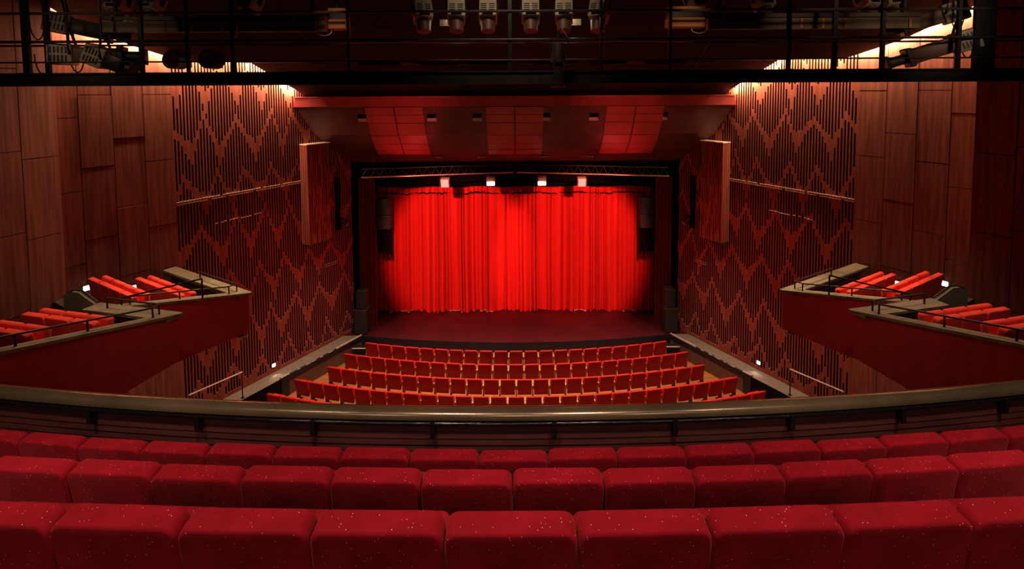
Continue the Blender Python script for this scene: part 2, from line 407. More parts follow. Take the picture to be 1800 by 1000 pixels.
struct(m.build('trim_6', [CANO, BLACKM]))
# curved reflector over the stage front
CP = [(17.84,9.89),(18.02,9.6),(18.22,9.30),(18.55,8.80),(18.95,8.43),(19.25,8.17),(19.55,7.95),(19.8,7.78),(20.127,7.55)]
def canp(u):
    i = min(int(u), len(CP)-2); f = u-i
    return (CP[i][0]+(CP[i+1][0]-CP[i][0])*f, CP[i][1]+(CP[i+1][1]-CP[i][1])*f)
holes1 = [-5.55,-3.02,-1.37,1.12,2.87,5.37]; holes2 = [-3.05,-1.32,1.2,2.95]
def row_x(xs, w): return sorted(e for x in xs for e in (x-w/2, x+w/2))
cano = MB()
rows = [(0,1.02,None),(1.02,1.95,(holes1,.34)),(1.95,6.55,None),(6.55,7.05,(holes2,.38)),(7.05,8,None)]
for u0, u1, hs in rows:
    us = [u0] + [k for k in range(int(u0)+1, 9) if u0 < k < u1] + [u1]
    for a, b in zip(us, us[1:]):
        (da,za),(db,zb) = canp(a), canp(b)
        xa, xb = -wall_x(da)-.02, -wall_x(db)-.02
        if hs is None: cano.quad((-xa,da,za),(xa,da,za),(xb,db,zb),(-xb,db,zb))
        else:
            es = [None] + row_x(*hs) + [None]
            for j in range(0, len(es), 2):
                l, r = es[j], es[j+1]
                cano.quad((-xa if l is None else l,da,za),(xa if r is None else r,da,za),(xb if r is None else r,db,zb),(-xb if l is None else l,db,zb))
    if hs:
        (da,za),(db,zb) = canp(u0), canp(u1)
        for x in hs[0]:
            l, r = x-hs[1]/2, x+hs[1]/2; zt = max(za,zb)+.3
            cano.quad((l,da,za),(l,db,zb),(l,db,zt),(l,da,zt)); cano.quad((r,da,za),(r,db,zb),(r,db,zt),(r,da,zt))
            zm = zb+.42*(za-zb); cano.quad((l,db,zb),(r,db,zb),(r,db,zm),(l,db,zm),2); cano.quad((l,db-.002,zm),(r,db-.002,zm),(r,db-.002,zt),(l,db-.002,zt),1); cano.quad((l,da,za),(r,da,za),(r,da,zt),(l,da,zt))  # rear wall coloured pale below and black above, painting its lit and shaded parts
            cano.quad((l,da,zt),(r,da,zt),(r,db,zt),(l,db,zt),1)
c_o = struct(cano.build('ceiling_canopy', [CANO, BLACKM, TAB]))
xw = -wall_x(17.77)-.02
m = MB(); m.hexa([(-xw,17.75,9.87),(xw,17.75,9.87),(xw,17.87,9.87),(-xw,17.87,9.87),(-xw+.1,17.67,10.2),(xw-.1,17.67,10.2),(xw-.1,17.87,10.2),(-xw+.1,17.87,10.2)])
m.box(-xw+.1,xw-.1,17.63,17.87,10.2,10.235)
m.build('front_beam', CPAN, c_o)
m = MB()
for g in (-4.32, 0, 4.32):
    for cx in (-.53, .53):
        for k in range(6):
            u0 = .12 + k*.98; u1 = u0+.93
            if u1 > 5.9 and g == 0 and k > 5: continue
            (da,za),(db,zb) = canp(u0), canp(min(u1,7.9)); l, r = g+cx-.5, g+cx+.5
            dl = random.uniform(.03,.05)
            m.hexa([(l,da-dl*.8,za-dl*.6),(r,da-dl*.8,za-dl*.6),(r,db-dl*.8,zb-dl*.6),(l,db-dl*.8,zb-dl*.6),(l,da,za),(r,da,za),(r,db,zb),(l,db,zb)])
m.build('acoustic_panels', CPAN, c_o)
m = MB()
for x in (-3.2,-1.12,1.12,3.2,5.5,-5.5): 
    for a, b in ((2,4),(4,6),(6,8)):
        (da,za),(db,zb) = canp(a), canp(b); m.bar((x,da,za-.004),(x,db,zb-.004),.012,.012)
m.build('seam', BLACKM, c_o)
m = MB(); m.box(-6.5,6.5,20.1,20.2,7.5,9); m.build('rear_edge', BLACKM, c_o)

# ------------------------------------------------------------------ curtain
rc = random.Random(21)
X0, X1, ZB, ZT, YC = -6.2, 6.1, ZS+.015, 6.24, 21.74
knots = [X0]
while knots[-1] < X1: knots.append(knots[-1] + rc.choice((.1,.13,.16,.2,.26,.34))*rc.uniform(.8,1.2))
dep = [rc.uniform(.05,.28) for _ in knots]; lean = [rc.uniform(-.05,.05) for _ in knots]; asy = [rc.uniform(.6,1.7) for _ in knots]
def pleat(x, zf):
    for i in range(len(knots)-1):
        if knots[i] <= x <= knots[i+1]:
            t = ((x-knots[i])/(knots[i+1]-knots[i]))**asy[i]
            return dep[i]*math.sin(PI*t)**.8
    return 0
def curtain(xa, xb, z0, z1, rowsn, nx, hem, amp=1):
    mb = MB(); vs = []
    for j in range(rowsn+1):
        zf = j/rowsn
        for i in range(nx+1):
            x = xa + (xb-xa)*i/nx
            xs = x + .02*math.sin(3*zf+x*2)*(1-zf)
            y = YC - amp*pleat(x, zf)*(1.15-.35*zf) - .02*math.sin(x*5+zf*4)
            zz = z0 + (z1-z0)*zf
            if j == 0: zz += hem*(.5+.5*math.sin(x*7+2*math.sin(x*2.3)))
            vs.append((xs, y, zz))
    k = nx+1
    mb.add(vs, [(j*k+i, j*k+i+1, (j+1)*k+i+1, (j+1)*k+i) for j in range(rowsn) for i in range(nx)])
    return mb
ct = thing('stage_curtain', 'wide red pleated stage curtain closing off the stage', 'curtain', (0,0,0))
curtain(X0, X1, ZB, 5.95, 10, 900, .05).build('curtain', CURT, ct, 60)
hd = curtain(X0+.2, X1-.1, 5.98, ZT, 2, 700, .03, .8); hd.v = [(x, y-.03, z+.03*math.sin(x*3)) for x,y,z in hd.v]
hd.build('heading', CURT, ct, 60)
tp = curtain(X0+.2, X1-.1, 5.93, 5.99, 1, 700, .0, .9); tp.v = [(x, y+.01, z+.03*math.sin(x*3)) for x,y,z in tp.v]
tp.build('heading_tape', CLOTH, ct, 60)
for a, b in ((-5.6,-4.3),(-3.0,-2.3),(-1.9,-1.0),(2.6,3.1),(4.7,5.3)):
    h = curtain(a, b, ZB-.01, ZB+.04, 1, int((b-a)*80), .05); h.v = [(x, y-.02, z) for x,y,z in h.v]
    h.build('hem_lining', LINING, ct, 60)
for sgn in (-1, 1):
    side = 'left' if sgn < 0 else 'right'
    m = MB(); 
    for k in range(9):
        x0 = 5.82 + k*.075; m.cyl((sgn*x0,20.4+.03*(k%2),ZS),(sgn*x0,20.4+.03*(k%2),6.9), .045, n=8)
    tag(m.build('leg_curtain', REDCOL, None, 50), 'dark red tower of cloth framing the %s side of the stage' % side, 'leg curtain', 'leg curtains framing the stage')
    # flown loudspeakers
    for k, (z0, z1) in enumerate(((5.28,5.95),(4.68,5.26))):
        t = thing('loudspeaker', 'dark %s loudspeaker cabinet flown beside the %s edge of the curtain' % (('upper','lower')[k], side), 'loudspeaker', (sgn*5.5,20.7,z0), 0, 'flown loudspeakers')
        MB().rbox(-.3,.3,-.2,.25,0,z1-z0,.02).build('cabinet', SPK, t)
        MB().box(-.27,.27,-.215,-.2,.03,z1-z0-.03).build('grille', GRILL, t)
        if k == 0:
            for x in (-.2,.2): MB().bar((x,0,z1-z0),(x,0,7.02-z0),.02,.02).build('hanging_strap', BLACK, t)
        else: MB().box(-.31,.31,-.05,.05,z1-z0-.02,z1-z0+.03).build('coupling_plate', DGREY, t)
    m = MB(); cn = 12
    for k in range(cn): m.cyl((sgn*(5.23+k*.05),20.7+.03*(k%2),3.55+.06*(k%3)),(sgn*(5.23+k*.05),20.7+.03*(k%2),4.67), .03, n=6)
    tag(m.build('black_drape', CLOTH, None, 50), 'black drape hanging below the flown speakers on the %s' % side, 'drape', 'black drapes under the speakers')
    # floor stack
    t = thing('loudspeaker', 'large black bass loudspeaker on the %s stage corner floor' % side, 'loudspeaker', (sgn*6.22,19.8,ZS), 0, 'floor loudspeakers')
    MB().rbox(-.26,.26,-.25,.3,0,1.0,.02).build('cabinet', SPK, t); MB().box(-.23,.23,-.265,-.25,.04,.96).build('grille', GRILL, t)
    t = thing('loudspeaker', 'small black loudspeaker stacked on the bass speaker at %s stage corner' % side, 'loudspeaker', (sgn*6.2,19.82,ZS+1.0), 0, 'floor loudspeakers')
    MB().rbox(-.2,.2,-.2,.22,0,.75,.02).build('cabinet', SPK, t); MB().box(-.17,.17,-.213,-.2,.03,.72).build('grille', GRILL, t)

# ------------------------------------------------------------------ truss and its four lamps
def tr_pt(x): f = abs(x)/6.25; return Vector((x, 20.0-1.2*f, 7.14))
for sgn in (-1, 1):
    side = 'left' if sgn < 0 else 'right'
    t = thing('lighting_truss', 'thin steel lighting truss over the %s half of the curtain' % side, 'truss', (0,0,0), 0, 'trusses over the stage front')
    a, b = tr_pt(sgn*.08), tr_pt(sgn*5.85)
    MB().cyl(a, b, .03).build('lower_tube', STEEL, t, 40)
    up = Vector((0,.15,.3)); MB().cyl(a+up, b+up, .025).build('upper_tube', DGREY, t, 40)
    m = MB(); n = 18
    for i in range(n):
        p0 = a.lerp(b, i/n); p1 = a.lerp(b, (i+.5)/n)+up; p2 = a.lerp(b, (i+1)/n); m.cyl(p0,p1,.01,n=5); m.cyl(p1,p2,.01,n=5)
    m.build('lattice', DGREY, t)
    m = MB()
    for f in (.1,.55,.93): q = a.lerp(b,f)+up; m.cyl(q, q+Vector((0,0,.6)), .008, n=5)
    m.build('suspension_wire', DGREY, t)
for i, (px, lab, em) in enumerate(((-122,'leftmost of the four lamps hanging over the curtain, pale face',E_RED2),(-43,'second lamp from left over the curtain, glowing bright underneath',E_RED),(47,'third lamp from left over the curtain, glowing bright underneath',E_RED),(116,'rightmost of the four lamps hanging over the curtain, pale face',E_RED2))):
    x = px/880*19.9; q = tr_pt(x)
    t = thing('flood_lamp', lab, 'stage lamp', q, 0, 'flood lamps over the curtain')
    M = Matrix.Rotation(math.radians(18), 4, 'X')
    MB().rbox(-.17,.17,-.1,.12,-.52,-.16,.02,2,M).build('housing', GREY, t)
    MB().rbox(-.15,.15,-.125,-.09,-.5,(-.18 if em is E_RED2 else -.34),.01,1,M).build('lit_face', em, t)
    m = MB()
    for s in (-.19,.19): m.bar((s,0,-.08),(s,0,-.34),.015,.04)
    m.bar((-.19,0,-.08),(.19,0,-.08),.04,.015); m.build('yoke', BLACK, t)
    MB().cyl((0,0,-.09),(0,0,.05),.025).build('clamp', BLACK, t, 40)
    for s in (-.16,.16): MB().quad((s,-.11,-.2),(s,-.22,-.22),(s,-.24,-.46),(s,-.13,-.46)).build('barn_door', BLACK, t)

# ------------------------------------------------------------------ seats
ORD = ['first','second','third','fourth','fifth','sixth','seventh','eighth','ninth','tenth','eleventh','twelfth','thirteenth','fourteenth']
def place_word(i, n):
    if n % 2 and i == n//2: return 'exactly in the middle'
    return ('%s from left' % ORD[i]) if i < n/2 else ('%s from right' % ORD[n-1-i])
def make_stalls(name):
    t = thing(name, 'x', 'seat')
    S = Matrix(((1,0,0,0),(0,1,-.2,0),(0,0,1,0),(0,0,0,1)))
    def sh(k, y0): return Matrix(((1,0,0,0),(0,1,k,y0),(0,0,1,0),(0,0,0,1)))
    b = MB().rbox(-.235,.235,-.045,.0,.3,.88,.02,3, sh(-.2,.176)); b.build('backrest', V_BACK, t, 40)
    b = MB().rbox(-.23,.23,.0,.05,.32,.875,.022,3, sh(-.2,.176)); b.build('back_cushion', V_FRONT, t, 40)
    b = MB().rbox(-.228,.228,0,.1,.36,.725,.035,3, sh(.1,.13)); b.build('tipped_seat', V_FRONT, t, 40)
    return t
def add_arm(t, x):
    m = MB().rbox(x-.026,x+.026,.1,.44,.56,.6,.008); m.box(x-.018,x+.018,.12,.36,.3,.57); m.build('armrest', W_ARM, t)
    m = MB().box(x-.02,x+.02,.14,.3,.03,.3); m.box(x-.03,x+.03,.06,.4,0,.03); m.build('leg', BLACK, t)
seatP = make_stalls('theatre_chair'); add_arm(seatP, .2775)
seatE = make_stalls('theatre_chair'); add_arm(seatE, .2775); add_arm(seatE, -.2775)
usedP = {'p': False, 'e': False}
rowdesc = ['in front stalls row nearest the stage','in second stalls row from the stage','in third stalls row from the stage','in fourth stalls row from the stage','in rearmost stalls row by balcony rail']
for r, (n, d) in enumerate(((21,17.85),(23,16.95),(24,16.04),(27,15.1),(29,14.2))):
    R = CY - d
    for i in range(n):
        if r == 4 and 9 <= i < n-8: continue
        th = (i-(n-1)/2)*.555/R
        loc = (R*math.sin(th), CY - R*math.cos(th), 0)
        lab = 'red tip-up seat, %s, %s' % (place_word(i, n), rowdesc[r]); g = 'stalls seats, row %s' % ORD[r]
        key = 'e' if i == 0 else 'p'; src = seatE if i == 0 else seatP
        if not usedP[key]:
            usedP[key] = True; src.location = loc; src.rotation_euler = (0,0,th); src['label'] = lab; src['group'] = g
        else: dup(src, loc, th, lab, g)

def make_plush(vel, zt):
    t = thing('balcony_chair', 'x', 'seat')
    def sh(k, y0): return Matrix(((1,0,0,0),(0,1,k,y0),(0,0,1,0),(0,0,0,1)))
    # back: rounded top corners seen from behind, extruded with a soft edge
    bm = bmesh.new(); w = .271; r = .055
    pr = [(-w,.3),(w,.3)] + [(w-r+r*math.cos(a), .86-r+r*math.sin(a)) for a in [PI/2*k/5 for k in range(6)]] + [(-w+r-r*math.sin(a), .86-r+r*math.cos(a)) for a in [PI/2*k/5 for k in range(6)]]
    vs = [bm.verts.new((x, -.115-.16*(z-.86)*0, z)) for x, z in pr]; f = bm.faces.new(vs)
    ex = bmesh.ops.extrude_face_region(bm, geom=[f]); top = [e for e in ex['geom'] if isinstance(e, bmesh.types.BMVert)]
    for v in top: v.co.y = 0
    for v in bm.verts: 
        if v.co.z > .8 and v.co.y < -.05: v.co.z -= .012
    es = [e for e in bm.edges if abs(e.verts[0].co.y - e.verts[1].co.y) < 1e-4]
    bmesh.ops.bevel(bm, geom=es, offset=.018, segments=3, affect='EDGES', profile=.5)
    S = sh(-.14,.1204)
    bm.verts.index_update(); b = MB().add([S @ v.co for v in bm.verts], [[v.index for v in f.verts] for f in bm.faces]); bm.free()
    b.build('backrest', vel, t, 50)
    MB().rbox(-.262,.262,.02,.13,.4,zt,.045,4, sh(.1,.06)).build('tipped_seat', vel, t, 50)
    for x in (-.225,.225): m = MB().box(x-.02,x+.02,.06,.16,.02,.4); m.box(x-.03,x+.03,.0,.3,0,.02); m.build('leg', BLACK, t)
    return t
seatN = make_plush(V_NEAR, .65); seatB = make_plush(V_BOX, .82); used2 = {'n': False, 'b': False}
def put(key, loc, rz, lab, g):
    src = seatN if key == 'n' else seatB
    if not used2[key]:
        used2[key] = True; src.location = loc; src.rotation_euler = (0,0,rz); src['label'] = lab; src['group'] = g; return src
    return dup(src, loc, rz, lab, g)
# the circle: three rows in front of the camera
CIRC = ((17,3.881,7.537,'in the balcony row nearest the brass rail'),(12,2.957,8.091,'in the middle balcony row'),(9,2.034,8.628,'in the nearest balcony row'))
rj = random.Random(3)
for r, (n, d, zt, ds) in enumerate(CIRC):
    R = CY - d; fl = zt-.86
    for i in range(n):
        th = ((i-(n-1)/2)*.55 - .025)/R
        dz = rj.uniform(-.006,.006) + (-.02 if (r == 0 and i == 8) else 0); dy = rj.uniform(-.008,.008)
        loc = ((R+dy)*math.sin(th), CY-(R+dy)*math.cos(th), fl+min(dz,0))
        put('n', loc, th + rj.uniform(-.006,.006), 'red velvet seat back, %s, %s' % (place_word(i,n), ds), 'balcony seats, row %s' % ORD[r])
A = .19
prof = [(CY-4.87,6.677),(CY-3.76,6.677),(CY-3.76,7.231),(CY-2.84,7.231),(CY-2.84,7.768),(CY-1.91,7.768),(CY-1.91,8.3),(CY+1.2,8.3),(CY+1.2,6.2),(CY-4.87,6.2)]
struct(MB().arc(prof, CY, -A, A, 40).build('floor_balcony', CARPET))
# rail of the circle
RR = CY-4.75; g = thing('balcony_balustrade', 'long curved dark balustrade with broad varnished rail across the balcony front', 'balustrade', (0,0,0))
half = [(RR+.085*math.cos(a)*(1 if True else 0), 7.235 + .062*math.sin(a)) for a in [PI*k/10 for k in range(11)]]
MB().arc(half + [(RR-.085,7.22),(RR+.085,7.22)], CY, -A, A, 60).build('top_rail', RAILM, g, 50)
lo = [(RR+.07+.022*math.cos(a), 7.178 + .022*math.sin(a)) for a in [2*PI*k/8 for k in range(8)]]
MB().arc(lo, CY, -A, A, 60).build('lower_rail', mat('glossy black paint', (.01,.01,.01), .12, .2, (.015,.015,.015), (6,6,90), 5, .3), g, 50)
for k in range(-6, 6):
    th = (k+.5)*1.175/RR - .006
    M = Matrix.Rotation(th, 4, 'Z'); q = Vector((RR*math.sin(th), CY-RR*math.cos(th), 0))
    m = MB(); MM = Matrix.Translation(q) @ M
    m.box(-.022,.022,-.11,-.05,7.05,7.2,0,MM); m.box(-.012,.012,-.06,.03,7.16,7.225,0,MM)
    m.build('rail_bracket', BLACK, g)
m = MB()
for k in range(7):
    z1 = 7.12 - k*.066; m.arc([(RR-.01,z1-.045),(RR+.012,z1-.052),(RR+.034,z1-.052),(RR+.022,z1),(RR-.01,z1)], CY, -A, A, 50)
m.build('slat_panel', SLATW, g)
MB().arc([(RR-.05,6.2),(RR-.02,6.2),(RR-.02,7.22),(RR-.05,7.22)], CY, -A, A, 50).build('front_panel', FASC, g)

# ------------------------------------------------------------------ side boxes
def side_box(sgn, T, a, zl, zbot, Lb, lw, pw, rowspec, which, side):
    a = Vector((*a,0)).normalized(); p = Vector((-a.y, a.x, 0))
    T = Vector((*T,0)); sl = .25
    def Q(u, v, z): 
        q = T + a*u + p*v; q.z = z; return Vector((-q.x, q.y, q.z)) if sgn > 0 else q
    def ob(mb, u0, u1, v0, v1, zs0, zs1, mi=0):
        """a box along the axis; zs = (z at u0, z at u1)"""
        mb.hexa([Q(u0,v0,zs0[0]),Q(u1,v0,zs0[1]),Q(u1,v1,zs0[1]),Q(u0,v1,zs0[0]),Q(u0,v0,zs1[0]),Q(u1,v0,zs1[1]),Q(u1,v1,zs1[1]),Q(u0,v1,zs1[0])], mi)
    zL = lambda u: zl - sl*u
    g = thing('balcony_box', '%s %s-side balcony box with maroon front, stone-topped ledge and thin handrail' % (which, side), 'balcony box', (0,0,0), 0, 'side balcony boxes')
    m = MB(); ob(m, -Lb, 0, 0, .06, (zbot,zbot), (zL(-Lb)-.04, zl-.04)); ob(m, -.06, 0, .06, lw, (zbot,zbot), (zl-.04,zl-.04)); lw < pw and ob(m, -.06, 0, lw, pw, (zbot,zbot), (5.84,5.84))
    m.build('fascia', FASC, g)
    m = MB(); ob(m, -Lb, -.0, -.06, .17, (zL(-Lb)-.05, zl-.05), (zL(-Lb), zl))
    ob(m, -.28, .06, -.06, lw, (zl-.049,zl-.049), (zl+.002,zl+.002)); m.build('ledge', LEDGE, g)
    m = MB()
    for k in range(5): ob(m, -.1, -.07, .17, lw-.1, (zl-.14-k*.11,)*2, (zl-.085-k*.11,)*2)
    ob(m, -.07,-.06,.06,lw,(zl-.7,)*2,(zl-.06,)*2,1)
    m.build('inner_slats', [SLATW, BLACKM], g)
    m = MB(); u = -.06; fl = []
    for (ur, zt) in rowspec: fl.append((ur-.18, zt-.86))
    for (ue, zf) in fl: ob(m, ue, u, .06, pw, (zbot,zbot), (zf,zf)); u = ue
    ob(m, -Lb, u, .06, pw, (zbot,zbot), (fl[-1][1]+.25,)*2)
    m.build('stepped_floor', CARPET, g)
    # handrail
    m = MB(); h = .2; pts = [Q(-.75,pw-.6,zl+.0),Q(-.12,pw-.6,zl+.0)]
    r1 = [Q(-.12,pw*.55,zl), Q(-.12,pw*.55,zl+h), Q(-.12,.3,zl+h), Q(-.45,.06,zL(-.45)+h-.02), Q(-Lb+.2,.06,zL(-Lb+.2)+h-.03)]
    MB().tube(r1[1:], .018, 8).build('handrail', BLACK, g, 50)
    for u, v in ((-.12,pw*.55),(-.12,.3),(-.45,.06),(-1.55,.06),(-2.5,.06)):
        if u > -Lb: MB().cyl(Q(u,v,zL(u)-.01 if v < .2 else zl), Q(u,v,(zL(u) if v < .2 else zl)+h-.02), .016, n=8).build('rail_post', BLACK, g, 50)
    return Q, a, zL
for sgn in (-1, 1):
    side = 'left' if sgn < 0 else 'right'
    a1 = (.509,.861); a2 = (.235,.972)
    Q1, av1, zL1 = side_box(sgn, (-6.735,12.346), a1, 5.37, 4.37, 2.75, 3.66, 3.66, [(-1.3,5.73),(-2.25,6.04)], 'far', side)
    Q2, av2, zL2 = side_box(sgn, (-6.43,9.3), a2, 6.21, 5.29, 3.3, 1.98, 2.83, [(-1.15,6.56),(-2.1,6.83)], 'near', side)
    for which, Q, av, rows, n in (('far', Q1, av1, [(-1.3,5.73),(-2.25,6.04)], 4), ('near', Q2, av2, [(-1.15,6.56),(-2.1,6.83)], 3)):
        for r, (u, zt) in enumerate(rows):
            for k in range(n):
                if which == 'near' and r == 1 and k == 2: continue
                v = .34 + .56*(k+.5)
                q = Q(u, v, zt-.86); rz = math.atan2(-av.x, av.y)
                if sgn > 0: rz = -rz
                w = ('beside the ledge','second from the ledge','third from the ledge','furthest from the ledge' if n == 4 else '')[k] if not (n == 3 and k == 2) else 'furthest from the ledge'
                put('b', q, rz, 'red seat %s, %s row of the %s %s balcony box' % (w, ('front','back')[r], which, side), '%s %s box seats' % (which, side))
    # grey stair panel between the boxes, with its rail
    t = thing('stair_parapet', 'grey-green sloping stair parapet between the two %s balcony boxes' % side, 'parapet', (0,0,0), 0, 'stair parapets between the boxes')
    m = MB(); zz = [(2.02,5.9),(2.02,6.2),(2.25,6.31),(2.42,6.4),(2.6,6.4),(2.83,6.31),(2.83,5.85)]
    fr = [Q2(-.02,v,z) for v, z in zz]; bk = [Q2(.04,v,z) for v, z in zz]; n = len(zz)
    m.add(fr+bk, [tuple(range(n)), tuple(range(2*n-1,n-1,-1))] + [(i,(i+1)%n,n+(i+1)%n,n+i) for i in range(n)])
    m.build('panel', STAIRG, t)
    m = MB().tube([Q2(.05,2.83,6.33),Q2(.05,2.6,6.42),Q2(.05,2.42,6.42),Q2(.05,2.02,6.22)],.015,8); m.build('top_rail', DGREY, t, 50)
    # stair rail standing behind
    t = thing('stair_handrail', 'black bent handrail at the stair between the %s balcony boxes' % side, 'handrail', (0,0,0), 0, 'stair handrails')
    MB().tube([Q2(.3,1.75,5.85),Q2(.3,1.75,6.22),Q2(.9,.35,6.52),Q2(.9,.35,6.1)],.018,8).build('rail', BLACK, t, 50)
    # lamps: low wall lights and the small one under the far box
    for k, (d, z) in enumerate(((13.419,5.10),(12.528,5.44))):
        lab = 'small square white light low on the wall, %s of %s far box' % (('behind front row','behind back row')[k], side)
        q = W(d2s(d), z, .035); f = MB(); b0 = []
        t = thing('wall_light', lab, 'wall light', (0,0,0), 0, 'low wall lights')
        def wb(s0,s1,n0,n1,z0,z1):
            v = [W(d2s(d)+s,z_,n) for z_ in (z+z0,z+z1) for s, n in ((s0,n0),(s1,n0),(s1,n1),(s0,n1))]
            return [Vector((-q_.x,q_.y,q_.z)) for q_ in v] if sgn > 0 else v
        MB().hexa(wb(-.09,.09,.03,.05,-.08,.08)).build('frame', DGREY, t); MB().hexa(wb(-.06,.06,.045,.07,-.055,.055)).build('diffuser', E_WHITE, t)
    d, z = 16.857, .96
    t = thing('wall_light', 'small square white step light above the %s walkway floor' % side, 'wall light', (0,0,0), 0, 'walkway step lights')
    MB().hexa(wb(-.08,.08,.0,.03,-.07,.07)).build('frame', DGREY, t); MB().hexa(wb(-.055,.055,.025,.045,-.05,.05)).build('diffuser', E_WHITE, t)
    d, z = 14.75, .98
    t = thing('wall_light', 'small white step light beside the %s aisle handrail' % side, 'wall light', (0,0,0), 0, 'aisle step lights')
    MB().hexa(wb(-.08,.08,.0,.03,-.07,.07)).build('frame', DGREY, t); MB().hexa(wb(-.05,.05,.025,.045,-.045,.045)).build('diffuser', E_WHITE, t)
    t = thing('bracket_light', 'small pale lamp under the tip of the far %s balcony box' % side, 'lamp', (0,0,0), 0, 'lamps under the far boxes')
    q = Q1(-.12,.12,4.33)
    MB().cyl(q, q-Vector((0,0,.05)), .03).build('stem', BLACK, t, 40); MB().rbox(-.13,.13,-.04,.04,-.1,-.05,.015,2,Matrix.Translation(q)).build('lamp_head', TAB, t, 40)

# ------------------------------------------------------------------ lighting bridge
def bx(px, d=9.5): return (px-905)/880*d/1.009
def bz(py, d=9.5):
    yr = (py-210)/880
    return CZ - d*(math.sin(p)+yr*math.cos(p))/(math.cos(p)-yr*math.sin(p))
g = thing('lighting_bridge', 'black steel lighting bridge spanning the hall under the ceiling', 'lighting bridge', (0,0,0))
m = MB(); m.box(-11.7,11.7,9.5,9.58,10.545,10.775); m.box(-11.7,11.7,9.46,9.62,10.755,10.785); m.box(-11.7,11.7,9.46,9.62,10.535,10.56); m.build('main_beam', DGREY, g)
MB().box(-11.7,11.7,10.55,10.63,10.56,10.775).build('rear_beam', BLACK, g)
m = MB()
for k in range(14): x = -11.2+k*1.723; m.box(x-.04,x+.04,9.55,10.6,10.6,10.72)
m.build('cross_member', BLACK, g)
m = MB()
for z, r in ((10.985,.016),(11.37,.026),(11.90,.026)): 
    MB().cyl((-11.7,9.5,z),(11.7,9.5,z), r, n=8).build('guard_rail', DGREY, g, 40)
for z, r in ((11.40,.022),): MB().cyl((-11.7,10.6,z),(11.7,10.6,z), r, n=8).build('guard_rail', BLACK, g, 40)
for px, w in ((42,.13),(79,.08),(245,.07),(327,.05),(407,.07),(612,.05),(897,.07),(1058,.04),(1180,.05),(1390,.07),(1471,.08),(1556,.07),(1735,.4),(1690,.07)):
    x = bx(px); o = MB().box(x-w/2,x+w/2,9.51,9.57,10.77,12.35).build('post', BLACK, g); 
    MB().box(x-w/2-.05,x+w/2+.05,9.49,9.59,10.775,10.79).build('foot_plate', BLACK, o)
MB().cyl((-11.7,10.05,12.42),(11.7,10.05,12.42), .03, n=8).build('hanging_pipe', BLACK, g, 40)
MB().cyl((-11.7,9.54,12.36),(11.7,9.54,12.36), .03, n=8).build('head_rail', BLACK, g, 40)
m = MB()
for k in range(5): x = -9+k*4.5; m.box(x-.03,x+.03,9.5,10.1,12.36,12.44); m.cyl((x,10.05,12.42),(x,10.05,13.3),.02,n=6)
m.build('hanger', BLACK, g)

for sgn, px0, px1, lab in ((-1,180,572,'left'),(1,1246,1618,'right')):
    t = thing('cable_trunking', 'long dusty grey trunking run on the %s side of the lighting bridge' % lab, 'trunking', (0,0,0), 0, 'trunking on the bridge')
    x0, x1 = bx(px0,10.2), bx(px1,10.2)
    MB().box(x0,x1,10.2,10.34,bz(53,10.2),bz(34,10.2)).build('body', TRUNK, t)
    MB().box(x0,x1,10.16,10.36,bz(33,10.2),bz(26,10.2)).build('lid', DGREY, t)
    xs = [200,245,290] if sgn < 0 else [1409,1447,1486,1600]
    for q in xs: MB().box(bx(q,10.2)-.025,bx(q,10.2)+.025,10.18,10.2,bz(52,10.2),bz(35,10.2)).build('strap', ORANGE if sgn > 0 else TRUNK, t)
    MB().box(x0+.2,x0+.26,10.25,10.3,bz(26,10.2),12.42).build('hanger', BLACK, t); MB().box(x1-.3,x1-.24,10.25,10.3,bz(26,10.2),12.42).build('hanger', BLACK, t)
for px0, px1, lab in ((577,608,'orange plywood box hanging on the lighting bridge left of centre'),(1177,1241,'wide orange plywood box hanging on the lighting bridge right of centre')):
    t = thing('equipment_box', lab, 'box', (0,0,0), 0, 'orange boxes on the bridge')
    x0, x1 = bx(px0,10), bx(px1,10)
    MB().rbox(x0,x1,10.0,10.3,bz(49,10),bz(32,10),.02).build('body', ORANGE, t)
    MB().rbox(x0,x1,10.0,10.3,bz(19,10),bz(12,10),.015).build('lid', ORANGE, t)
    MB().box(x0+.02,x1-.02,10.06,10.28,bz(33,10),bz(18,10)).build('middle_band', BLACK, t)
    MB().box((x0+x1)/2-.02,(x0+x1)/2+.02,10.04,10.1,bz(12,10),12.42).build('hanger', BLACK, t)

# moving lights
def make_mover():
    t = thing('moving_light', 'x', 'stage light')
    M = Matrix.Rotation(math.radians(-28), 4, 'X')
    MB().rbox(-.17,.17,-.18,.16,-.62,-.22,.03,2,M).build('housing', GREY, t, 40)
    m = MB()
    for s in (-.078,.078):
        for k in range(4): m.box(s-.055,s+.055,-.186,-.18,-.36-.045*k,-.34-.045*k,0,M)
    m.build('vent_grille', BLACK, t)
    MB().rbox(-.13,.13,-.15,.13,-.2,-.06,.03,2).build('base_unit', GREY, t, 40)
    m = MB()
    for s in (-.1,.02): 
        for k in range(3): m.box(s,s+.08,-.155,-.15,-.17+.03*k,-.158+.03*k)
    m.build('base_vents', BLACK, t)
    m = MB(); m.rbox(-.1,.1,-.19,-.17,-.60,-.53,.005,1,M); m.build('lens_panel', LENS, t)
    MB().cyl(M @ Vector((0,.02,-.6)), M @ Vector((0,.06,-.82)), .15, .13, 14).build('lens_barrel', SPOTB, t, 40)
    m = MB()
    for s in (-.19,.19): m.bar((s,0,-.08),(s,-.2,-.42),.03,.08)
    m.bar((-.2,0,-.06),(.2,0,-.06),.08,.03)
    m.build('yoke', BLACK, t)
    MB().cyl((0,0,-.07),(0,0,.03), .035).build('clamp', BLACK, t, 40)
    return t
mv = make_mover(); first = True
